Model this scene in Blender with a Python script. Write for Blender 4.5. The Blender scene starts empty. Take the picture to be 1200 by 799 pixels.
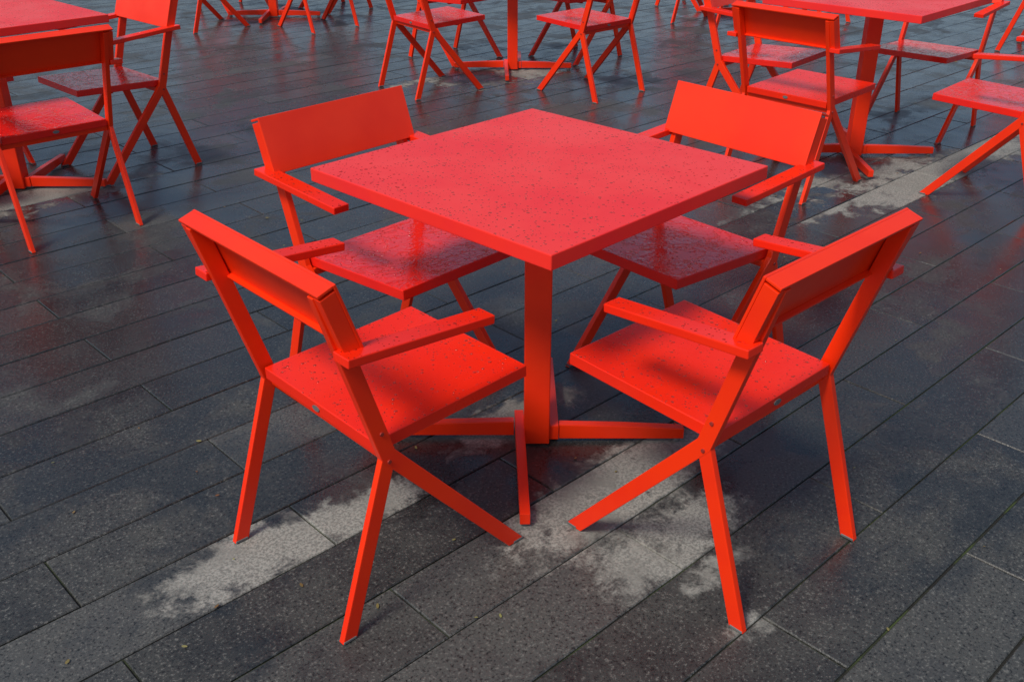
import bpy, bmesh, math, random
from mathutils import Vector, Matrix
random.seed(7)
scene=bpy.context.scene
COL=scene.collection

# ---------------------------------------------------------------- node helpers
class NT:
    def __init__(s,name):
        s.m=bpy.data.materials.new(name); s.m.use_nodes=True
        s.t=s.m.node_tree; s.n=s.t.nodes; s.l=s.t.links
        s.b=s.n['Principled BSDF']
    def new(s,typ,**kw):
        n=s.n.new(typ)
        for k,v in kw.items(): setattr(n,k,v)
        return n
    def put(s,sock,v):
        if isinstance(v,bpy.types.NodeSocket): s.l.new(v,sock)
        else: sock.default_value=v
    def math(s,op,a,b=0.0,c=None,clamp=False):
        n=s.new('ShaderNodeMath',operation=op,use_clamp=clamp)
        s.put(n.inputs[0],a); s.put(n.inputs[1],b)
        if c is not None: s.put(n.inputs[2],c)
        return n.outputs[0]
    def mix(s,f,a,b,bt='MIX'):
        n=s.new('ShaderNodeMix',data_type='RGBA',blend_type=bt)
        s.put(n.inputs[0],f); s.put(n.inputs[6],a); s.put(n.inputs[7],b)
        return n.outputs[2]
    def mixf(s,f,a,b):
        n=s.new('ShaderNodeMix',data_type='FLOAT')
        s.put(n.inputs[0],f); s.put(n.inputs[2],a); s.put(n.inputs[3],b)
        return n.outputs[0]
    def noise(s,vec,scale,detail=3,rough=.5,dist=0.):
        n=s.new('ShaderNodeTexNoise'); s.put(n.inputs['Vector'],vec)
        n.inputs['Scale'].default_value=scale; n.inputs['Detail'].default_value=detail
        n.inputs['Roughness'].default_value=rough; n.inputs['Distortion'].default_value=dist
        return n.outputs['Fac']
    def ss(s,v,lo,hi,a=0.,b=1.):
        n=s.new('ShaderNodeMapRange',interpolation_type='SMOOTHSTEP')
        s.put(n.inputs['Value'],v); s.put(n.inputs['From Min'],lo); s.put(n.inputs['From Max'],hi)
        s.put(n.inputs['To Min'],a); s.put(n.inputs['To Max'],b)
        return n.outputs[0]
    def bump(s,h,dist,strength=1.,prev=None):
        n=s.new('ShaderNodeBump'); s.put(n.inputs['Height'],h); n.inputs['Distance'].default_value=dist
        n.inputs['Strength'].default_value=strength
        if prev is not None: s.l.new(prev,n.inputs['Normal'])
        return n.outputs[0]

def red_paint(name,base,drops=None,film=None,rough0=.30,dropdark=.55):
    m=NT(name)
    tc=m.new('ShaderNodeTexCoord'); oi=m.new('ShaderNodeObjectInfo')
    off=m.new('ShaderNodeVectorMath',operation='ADD')
    m.l.new(tc.outputs['Object'],off.inputs[0])
    cmb=m.new('ShaderNodeCombineXYZ')
    m.l.new(m.math('MULTIPLY',oi.outputs['Random'],37.),cmb.inputs[0]); m.l.new(m.math('MULTIPLY',oi.outputs['Random'],-19.),cmb.inputs[1])
    m.l.new(cmb.outputs[0],off.inputs[1]); V=off.outputs[0]
    n1=m.noise(V,5,3,.6)
    c=m.mix(m.ss(n1,.35,.7),(base[0],base[1],base[2],1),(base[0]*.93,base[1]*.72,base[2]*1.2,1))
    rough=m.ss(n1,.3,.7,rough0-.04,rough0+.07)
    h=None
    if film or drops:
        geo=m.new('ShaderNodeNewGeometry'); sx=m.new('ShaderNodeSeparateXYZ'); m.l.new(geo.outputs['Normal'],sx.inputs[0])
        up=m.math('GREATER_THAN',sx.outputs[2],.8)
    if film:
        fn=m.noise(V,13,4,.68,.8)
        fl=m.math('MULTIPLY',m.ss(fn,film,film+.045),up)
        rough=m.mixf(fl,rough,.07)
        c=m.mix(m.math('MULTIPLY',fl,.30),c,(base[0]*.6,base[1]*.4,base[2]*1.5,1))
        h=m.math('MULTIPLY',fl,m.math('ADD',.5,m.math('MULTIPLY',m.noise(V,70,2,.6),1.2)))
    if drops:
        tot=None
        for sc,th,pr in drops:
            v=m.new('ShaderNodeTexVoronoi'); m.l.new(V,v.inputs['Vector']); v.inputs['Scale'].default_value=sc
            sep=m.new('ShaderNodeSeparateColor'); m.l.new(v.outputs['Color'],sep.inputs[0])
            keep=m.math('GREATER_THAN',sep.outputs[0],pr)
            size=m.math('MULTIPLY',m.math('ADD',m.math('MULTIPLY',sep.outputs[1],.7),.3),th)
            d=m.math('SUBTRACT',1.,m.math('DIVIDE',v.outputs['Distance'],size),clamp=True)
            d=m.math('MULTIPLY',m.math('MULTIPLY',m.math('POWER',d,.6),keep),up)
            tot=d if tot is None else m.math('MAXIMUM',tot,d)
        dm=m.ss(tot,.0,.2)
        rough=m.mixf(dm,rough,.04)
        c=m.mix(m.math('MULTIPLY',dm,dropdark),c,(base[0]*.30,base[1]*.22,base[2]*.6,1))
        hd=m.math('MULTIPLY',tot,2.0)
        h=hd if h is None else m.math('ADD',h,hd)
    m.l.new(c,m.b.inputs['Base Color']); m.l.new(rough,m.b.inputs['Roughness'])
    m.b.inputs['Specular IOR Level'].default_value=.42
    if h is not None: m.l.new(m.bump(h,.0014,.9),m.b.inputs['Normal'])
    return m.m

RED=(.88,.032,.001)
M_red=red_paint('red_powder_coat',RED,None,None,.34)
M_seat=red_paint('red_powder_coat_damp_seat',(.84,.022,.003),((78,.34,.55),(150,.33,.6)),None,.26,.6)
M_seatw=red_paint('red_powder_coat_wet_seat',(.78,.017,.008),((95,.32,.5),),.46,.17)
M_top=red_paint('red_powder_coat_tabletop_sky_tint',(.84,.030,.020),((64,.28,.40),(130,.34,.42)),None,.37,.66)  # same red, with pink of the reflected sky mixed into the base colour

def plain(name,col,rough=.6,metal=0.):
    m=NT(name); tc=m.new('ShaderNodeTexCoord')
    n=m.noise(tc.outputs['Object'],60,3)
    m.l.new(m.mix(n,(col[0]*.7,col[1]*.7,col[2]*.7,1),(col[0]*1.3,col[1]*1.3,col[2]*1.3,1)),m.b.inputs['Base Color'])
    m.b.inputs['Roughness'].default_value=rough; m.b.inputs['Metallic'].default_value=metal
    return m.m
M_glide=plain('grey_plastic_glide',(.12,.12,.12))
M_bolt=plain('bolt_steel',(.35,.04,.03),.35,.3)

# ---------------------------------------------------------------- mesh helpers
def finish(bm,name,mat,bevel=.0018,seg=2,smooth=True):
    bmesh.ops.recalc_face_normals(bm,faces=bm.faces)
    if bevel:
        es=[e for e in bm.edges if len(e.link_faces)==2 and e.calc_face_angle(0)>.5]
        bmesh.ops.bevel(bm,geom=es,offset=bevel,segments=seg,profile=.6,affect='EDGES',clamp_overlap=True)
    me=bpy.data.meshes.new(name); bm.to_mesh(me); bm.free()
    me.materials.append(mat)
    return me
def box(bm,c,s,rx=0.):
    M=Matrix.Translation(c)@Matrix.Rotation(rx,4,'X')@Matrix.Diagonal((s[0],s[1],s[2],1))
    bmesh.ops.create_cube(bm,size=1.,matrix=M)
def prism(bm,poly,x0,x1):
    a=[bm.verts.new((x0,y,z)) for y,z in poly]; b=[bm.verts.new((x1,y,z)) for y,z in poly]
    bm.faces.new(a); bm.faces.new(b[::-1])
    n=len(poly)
    for i in range(n): bm.faces.new((a[i],b[i],b[(i+1)%n],a[(i+1)%n]))
def strip(pts,w,flat_end=False,flat_start=False):
    P=[Vector(p) for p in pts]; L=[];R_=[]
    for i,p in enumerate(P):
        if i==0: d=(P[1]-p).normalized(); n=Vector((-d.y,d.x)); k=1.
        elif i==len(P)-1: d=(p-P[i-1]).normalized(); n=Vector((-d.y,d.x)); k=1.
        else:
            d1=(p-P[i-1]).normalized(); d2=(P[i+1]-p).normalized()
            n=(Vector((-d1.y,d1.x))+Vector((-d2.y,d2.x))).normalized(); k=1./max(.3,n.dot(Vector((-d1.y,d1.x)))); d=d1
        if (i==len(P)-1 and flat_end) or (i==0 and flat_start):
            s=w/2/abs(d.y); sg=1 if n.x>0 else -1
            L.append((p.x+s*sg,p.y)); R_.append((p.x-s*sg,p.y))
        else:
            q=n*(w/2*k); L.append((p+q)[:]); R_.append((p-q)[:])
    return L+R_[::-1]

# ---------------------------------------------------------------- chair
SW,SD,HR,HF=.197,.198,.412,.428
JY,JZ=.182,.385
FY,RY=.150,.304
PT=(-.300,.768); PB=(-.2522,.629)
def chair_parts():
    parts=[]
    bm=bmesh.new(); tilt=math.atan((HF-HR)/(2*SD))
    box(bm,(0,0,(HF+HR)/2-.014),(2*SW,2*SD,.028),tilt)
    parts.append(('seat',finish(bm,'chair_seat',M_seat,.003,3)))
    bm=bmesh.new()
    box(bm,(0,-JY+.012,JZ-.012),(.404,.026,.020)); box(bm,(0,.03,.386),(.30,.022,.016))
    parts.append(('seat_rail',finish(bm,'chair_seat_rail',M_red)))
    d=Vector((PT[0]-PB[0],PT[1]-PB[1])); Lh=d.length; an=math.atan2(-d.x,d.y)
    cy,cz=(PT[0]+PB[0])/2,(PT[1]+PB[1])/2
    Mx=Matrix.Translation((0,cy,cz))@Matrix.Rotation(an,4,'X')
    W=.242
    def lb(bm,c,s): bmesh.ops.create_cube(bm,size=1.,matrix=Mx@Matrix.Translation(c)@Matrix.Diagonal((s[0],s[1],s[2],1)))
    bm=bmesh.new(); lb(bm,(0,.020,0),(2*W,.006,Lh))
    parts.append(('back_panel',finish(bm,'chair_back_panel',M_red,.0015,2)))
    bm=bmesh.new()
    lb(bm,(0,.0005,Lh/2-.003),(2*W-.002,.033,.006))
    for s in(-1,1): lb(bm,(s*(W-.0115),.0010,-.005),(.021,.0318,Lh-.012))
    lb(bm,(0,.011,-Lh/2+.004),(2*W-.046,.012,.005))
    parts.append(('back_panel_frame',finish(bm,'chair_back_lip',M_red,.0015,2)))
    for nm,s in(('right',1),('left',-1)):
        bm=bmesh.new()
        x0,x1=sorted((s*.2035,s*.2205))
        top=(PT[0]+.004,PT[1]-.012)
        prism(bm,strip([top,(-JY,JZ),(FY-.002,0.)],.034,flat_end=True),x0,x1)
        parts.append((nm+'_post_and_front_leg',finish(bm,'chair_'+nm+'_post',M_red,.002,2)))
        bm=bmesh.new()
        x0,x1=sorted((s*.2045,s*.2195))
        prism(bm,strip([(-JY+.001,JZ-.004),(-RY,0.)],.032,flat_end=True),x0,x1)
        parts.append((nm+'_rear_leg',finish(bm,'chair_'+nm+'_rear_leg',M_red,.002,2)))
        bm=bmesh.new()
        a=Vector((-.285,.648)); b=Vector((.045,.622)); dd=b-a
        M=Matrix.Translation((s*.246,(a.x+b.x)/2,(a.y+b.y)/2-.010))@Matrix.Rotation(math.atan2(dd.y,dd.x),4,'X')@Matrix.Diagonal((.046,dd.length,.018,1))
        bmesh.ops.create_cube(bm,size=1.,matrix=M)
        parts.append((nm+'_armrest',finish(bm,'chair_'+nm+'_arm',M_seat,.003,3)))
        bm=bmesh.new()
        for (y,z) in((-.196,.44),(-JY-.001,JZ-.012)):
            bmesh.ops.create_cone(bm,cap_ends=True,segments=12,radius1=.0045,radius2=.004,depth=.003,matrix=Matrix.Translation((s*.2218,y,z))@Matrix.Rotation(math.pi/2*s,4,'Y'))
        parts.append((nm+'_bolts',finish(bm,'chair_'+nm+'_bolts',M_bolt,0)))
        bm=bmesh.new()
        box(bm,(s*.212,FY+.004,.003),(.019,.030,.006)); box(bm,(s*.212,-RY,.003),(.018,.030,.006))
        parts.append((nm+'_glides',finish(bm,'chair_'+nm+'_glides',M_glide,.001,1)))
    bm=bmesh.new()
    bmesh.ops.create_cone(bm,cap_ends=True,segments=20,radius1=.006,radius2=.006,depth=.002,matrix=Matrix.Translation((0,-SD-.0012,HR-.014))@Matrix.Rotation(math.pi/2,4,'X')@Matrix.Diagonal((2.,1.,1.,1)))
    parts.append(('seat_plate',finish(bm,'chair_plate',M_glide,0)))
    return parts
CP=chair_parts()
def inst(parts,name,loc,yaw,wet=False):
    e=bpy.data.objects.new(name,None); e.empty_display_size=.2; COL.objects.link(e)
    e.location=loc; e.rotation_euler=(0,0,yaw)
    for n,me in parts:
        o=bpy.data.objects.new(n,me); COL.objects.link(o); o.parent=e
        if wet and n=='seat':
            o.material_slots[0].link='OBJECT'; o.material_slots[0].material=M_seatw
    return e
def chair(x,y,deg,wet=True): return inst(CP,'metal_armchair',(x,y,0),math.radians(deg),wet)

# ---------------------------------------------------------------- table
def table_parts():
    parts=[]
    S=.744; T=.032; H=.74
    bm=bmesh.new(); box(bm,(0,0,H-T/2),(S,S,T))
    bmesh.ops.rotate(bm,verts=bm.verts,matrix=Matrix.Rotation(math.radians(45.84),3,'Z'))
    parts.append(('tabletop',finish(bm,'table_top',M_top,.003,3)))
    bm=bmesh.new(); box(bm,(0,0,(H-T-.006+.004)/2),(.066,.066,H-T-.010))
    parts.append(('column',finish(bm,'table_column',M_red,.004,3)))
    bm=bmesh.new(); box(bm,(0,0,H-T-.0045),(.34,.34,.007))
    parts.append(('mounting_plate',finish(bm,'table_plate',M_red,.001,1)))
    def foot(p,q,nm):
        p=Vector((p[0],p[1],0));q=Vector((q[0],q[1],0)); d=q-p; L=d.length; a=math.atan2(d.y,d.x)
        b=bmesh.new()
        pl=[(0,.010),(L,.010),(L,.040),(L*.5,.048),(0,.052)]
        A=[b.verts.new((x,-.012,z)) for x,z in pl];B=[b.verts.new((x,.012,z)) for x,z in pl]
        b.faces.new(A);b.faces.new(B[::-1])
        for i in range(5): b.faces.new((A[i],B[i],B[(i+1)%5],A[(i+1)%5]))
        M=Matrix.Translation(p)@Matrix.Rotation(a,4,'Z')
        bmesh.ops.transform(b,matrix=M,verts=b.verts)
        parts.append((nm,finish(b,'table_'+nm,M_red,.002,2)))
        b=bmesh.new(); c=q-d.normalized()*.018
        bmesh.ops.create_cone(b,cap_ends=True,segments=16,radius1=.011,radius2=.010,depth=.012,matrix=Matrix.Translation((c.x,c.y,.006)))
        parts.append((nm+'_glide',finish(b,'table_glide_'+nm,M_glide,0)))
    foot((-.0455,.060),(-.034,-.375),'foot_1')
    foot((.0455,-.020),(.044,.375),'foot_2')
    foot((.059,-.004),(.385,-.004),'foot_3')
    foot((-.059,.012),(-.385,.012),'foot_4')
    return parts
TP=table_parts()
def table(x,y): return inst(TP,'square_pedestal_table',(x,y,0),0)

table(0,0)
chair(-.312,-.364,-47,False); chair(.339,-.329,43,False); chair(-.340,.278,-133); chair(.368,.342,131)
table(-2.25,2.03)
chair(-1.93,1.65,43); chair(-1.92,2.31,136); chair(-2.60,1.66,-45); chair(-2.60,2.33,-134)
table(1.60,2.52)
chair(1.25,2.18,-47,False); chair(1.99,2.00,47); chair(2.04,2.97,136); chair(1.24,2.86,-130)
table(-.06,4.42)
chair(-.50,3.95,-53); chair(.36,3.89,44); chair(-.40,4.74,-134); chair(.32,4.78,133)
table(-2.05,6.42)
chair(-2.42,6.02,-47); chair(-1.66,6.02,46); chair(-2.42,6.78,-131); chair(-1.66,6.78,133)
table(1.95,6.55)
chair(1.60,6.16,-47); chair(2.30,6.2,45); chair(1.58,6.90,-133)
table(-4.6,4.3)
chair(-4.9,3.95,-46); chair(-4.25,3.98,44); chair(-4.27,4.66,135)
table(4.1,4.6)
chair(3.76,4.25,-46); chair(4.44,4.27,44); chair(3.75,4.95,-134)

# ---------------------------------------------------------------- paving
TH=math.radians(43.5)
PWID,PLEN=.1975,1.0
def world2loc(x,y):
    c,s=math.cos(-TH),math.sin(-TH); return (c*x-s*y, s*x+c*y)
def paving_material():
    m=NT('damp_basalt_paving')
    tc=m.new('ShaderNodeTexCoord'); V=tc.outputs['Object']
    at=m.new('ShaderNodeAttribute',attribute_name='tone'); tone=at.outputs['Fac']
    cmb=m.new('ShaderNodeCombineXYZ'); m.l.new(m.math('MULTIPLY',tone,23.),cmb.inputs[2])
    add=m.new('ShaderNodeVectorMath',operation='ADD'); m.l.new(V,add.inputs[0]); m.l.new(cmb.outputs[0],add.inputs[1])
    VP=add.outputs[0]
    mid=m.noise(VP,7,4,.6); fine=m.noise(VP,150,2,.7)
    base=m.mix(tone,(.022,.0235,.023,1),(.068,.070,.067,1))
    base=m.mix(m.ss(mid,.35,.7,0,.45),base,(.070,.072,.065,1))
    base=m.mix(m.ss(fine,.57,.68,0,.6),base,(.17,.17,.155,1))
    base=m.mix(m.ss(fine,.45,.33,0,.85),base,(.006,.007,.007,1))
    # stone still dry where the furniture sheltered it
    blobs=[(-.584,-.43,.24,.075),(-.42,-.31,.17,.07),(.20,-.20,.28,.11),(.31,-.40,.20,.09),(.30,-.12,.20,.06),(.42,-.69,.08,.04),
           (.37,-.53,.11,.05),(1.30,1.95,.40,.13),(1.75,2.2,.45,.2),(2.2,2.5,.4,.15),(-2.1,1.85,.4,.16),(-.15,4.15,.5,.2),(-.65,4.05,.3,.1),
           (-.05,.10,.2,.07)]
    sx=m.new('ShaderNodeSeparateXYZ'); m.l.new(V,sx.inputs[0]); X,Y=sx.outputs[0],sx.outputs[1]
    tot=None
    for (bx,by,ra,rb) in blobs:
        lx,ly=world2loc(bx,by)
        dx=m.math('MULTIPLY_ADD',X,1/ra,-lx/ra); dy=m.math('MULTIPLY_ADD',Y,1/rb,-ly/rb)
        r2=m.math('MULTIPLY_ADD',dx,dx,m.math('MULTIPLY',dy,dy))
        tot=r2 if tot is None else m.math('MINIMUM',tot,r2)
    tot=m.math('MAXIMUM',m.math('SUBTRACT',1.,m.math('MULTIPLY',tot,.45)),-1.)
    nz=m.noise(VP,11,7,.72,.3)
    dm=m.math('ADD',tot,m.math('MULTIPLY',m.math('SUBTRACT',nz,.5),3.6))
    dm=m.math('ADD',dm,m.math('MULTIPLY',m.math('SUBTRACT',tone,.5),.9))
    dry=m.ss(dm,.28,.95)
    drycol=m.mix(m.ss(fine,.36,.62),(.16,.162,.148,1),(.31,.308,.28,1))
    drycol=m.mix(m.ss(mid,.45,.70),drycol,(.19,.19,.172,1))
    base=m.mix(m.math('MULTIPLY',dry,.9),base,drycol)
    wy=m.math('MULTIPLY_ADD',X,math.sin(TH),m.math('MULTIPLY',Y,math.cos(TH)))
    wb=m.ss(wy,-1.0,.5,-.09,.08)
    wet=m.ss(m.math('ADD',m.noise(V,2.6,6,.66,.4),wb),.44,.58)
    rough=m.mixf(wet,m.ss(mid,.3,.7,.40,.54),m.ss(mid,.3,.7,.15,.29))
    rough=m.mixf(dry,rough,.8)
    base=m.mix(m.math('MULTIPLY',wet,m.math('SUBTRACT',.5,m.math('MULTIPLY',dry,.47))),base,(.012,.015,.018,1))
    m.l.new(base,m.b.inputs['Base Color']); m.l.new(rough,m.b.inputs['Roughness'])
    h=m.math('ADD',m.math('MULTIPLY',m.noise(VP,7,2,.5),1.2),m.math('MULTIPLY',fine,m.mixf(wet,.65,.32)))
    m.l.new(m.bump(h,.0022,.8),m.b.inputs['Normal'])
    return m.m
M_pave=paving_material()
verts=[];faces=[];tones=[]
EXT=12.
rows=int(EXT/PWID)
B=.0022
for r in range(-rows,rows):
    ga=random.uniform(.0014,.0030); gb=random.uniform(.0014,.0030)
    y0=-.391+r*PWID+ga;y1=-.391+(r+1)*PWID-gb
    x=-.63-13. if r%2==0 else -.13-13.
    while x<EXT:
        L=PLEN; g1=random.uniform(.0008,.0025)
        x0=x+g1;x1=x+L-g1;x+=L
        t=random.random(); dz=[random.uniform(-.0010,.0010) for _ in range(4)]
        b=len(verts)
        rect=[(x0,y0),(x1,y0),(x1,y1),(x0,y1)]
        inn=[(x0+B,y0+B),(x1-B,y0+B),(x1-B,y1-B),(x0+B,y1-B)]
        for (u,v),z in zip(inn,dz): verts.append((u,v,-.0012+z))
        for (u,v),z in zip(rect,dz): verts.append((u,v,-.0037+z))
        for (u,v) in rect: verts.append((u,v,-.016))
        faces.append((b,b+1,b+2,b+3))
        for i in range(4):
            j=(i+1)%4
            faces.append((b+4+i,b+4+j,b+j,b+i)); faces.append((b+8+i,b+8+j,b+4+j,b+4+i))
        tones+= [t]*12
me=bpy.data.meshes.new('stone_paving'); me.from_pydata(verts,[],faces)
a=me.attributes.new('tone','FLOAT','POINT'); a.data.foreach_set('value',tones)
me.materials.append(M_pave)
pv=bpy.data.objects.new('stone_paving',me); COL.objects.link(pv); pv.rotation_euler=(0,0,TH)

def joint_material():
    m=NT('mossy_joint_soil'); tc=m.new('ShaderNodeTexCoord'); V=tc.outputs['Object']
    c=m.mix(m.ss(m.noise(V,5,5,.6),.45,.62),(.010,.010,.008,1),(.040,.062,.016,1))
    m.l.new(c,m.b.inputs['Base Color']); m.b.inputs['Roughness'].default_value=.85
    return m.m
bm=bmesh.new(); bmesh.ops.create_grid(bm,x_segments=4,y_segments=4,size=400.)
gm=bpy.data.meshes.new('ground'); bm.to_mesh(gm); bm.free(); gm.materials.append(joint_material())
g=bpy.data.objects.new('ground',gm); COL.objects.link(g); g.location=(0,0,-.0075)

# ---------------------------------------------------------------- leaf litter
bm=bmesh.new()
for i in range(420):
    x=random.uniform(-3.,3.); y=random.uniform(-1.2,6.)
    r=random.uniform(.0015,.004)
    if i%40==0: r=random.uniform(.006,.010)
    a=random.random()*6.28
    M=Matrix.Translation((x,y,.0025))@Matrix.Rotation(a,4,'Z')@Matrix.Rotation(random.uniform(-.25,.25),4,'X')@Matrix.Diagonal((r*random.uniform(1,2.6),r,r,1))
    bmesh.ops.create_circle(bm,cap_ends=True,segments=6,radius=1.,matrix=M)
lm=NT('leaf_crumbs'); geo=lm.new('ShaderNodeNewGeometry')
cr=lm.mix(geo.outputs['Random Per Island'],(.14,.055,.02,1),(.20,.21,.07,1)); lm.l.new(cr,lm.b.inputs['Base Color'])
me=bpy.data.meshes.new('leaf_litter'); bm.to_mesh(me); bm.free(); me.materials.append(lm.m)
COL.objects.link(bpy.data.objects.new('leaf_litter',me))

# ---------------------------------------------------------------- light
az=Vector((-.62,-.78,0)).normalized(); el=math.radians(52)
w=bpy.data.worlds.new('World'); scene.world=w; w.use_nodes=True
wn=w.node_tree.nodes; bg=wn['Background']
sky=wn.new('ShaderNodeTexSky'); sky.sky_type='NISHITA'; sky.sun_disc=False
sky.sun_elevation=el; sky.sun_rotation=math.atan2(az.x,az.y)%(2*math.pi)
sky.air_density=1.; sky.dust_density=2.0; sky.ozone_density=1.
w.node_tree.links.new(sky.outputs[0],bg.inputs[0]); bg.inputs[1].default_value=.115
sd=bpy.data.lights.new('sun','SUN'); sd.energy=3.0; sd.angle=math.radians(14); sd.color=(1,.94,.84)
so=bpy.data.objects.new('sun',sd); COL.objects.link(so)
dirv=Vector((az.x*math.cos(el),az.y*math.cos(el),math.sin(el)))
so.rotation_euler=dirv.to_track_quat('Z','Y').to_euler(); so.location=dirv*10

# ---------------------------------------------------------------- camera
cd=bpy.data.cameras.new('camera'); co=bpy.data.objects.new('camera',cd); COL.objects.link(co)
cd.sensor_width=36.; cd.lens=1164./1200*36; cd.clip_end=1500
co.location=(-.064,-2.204,1.440); co.rotation_euler=(math.pi/2-.481,0,0)
scene.camera=co
scene.view_settings.view_transform='Standard'; scene.view_settings.look='None'; scene.view_settings.exposure=0
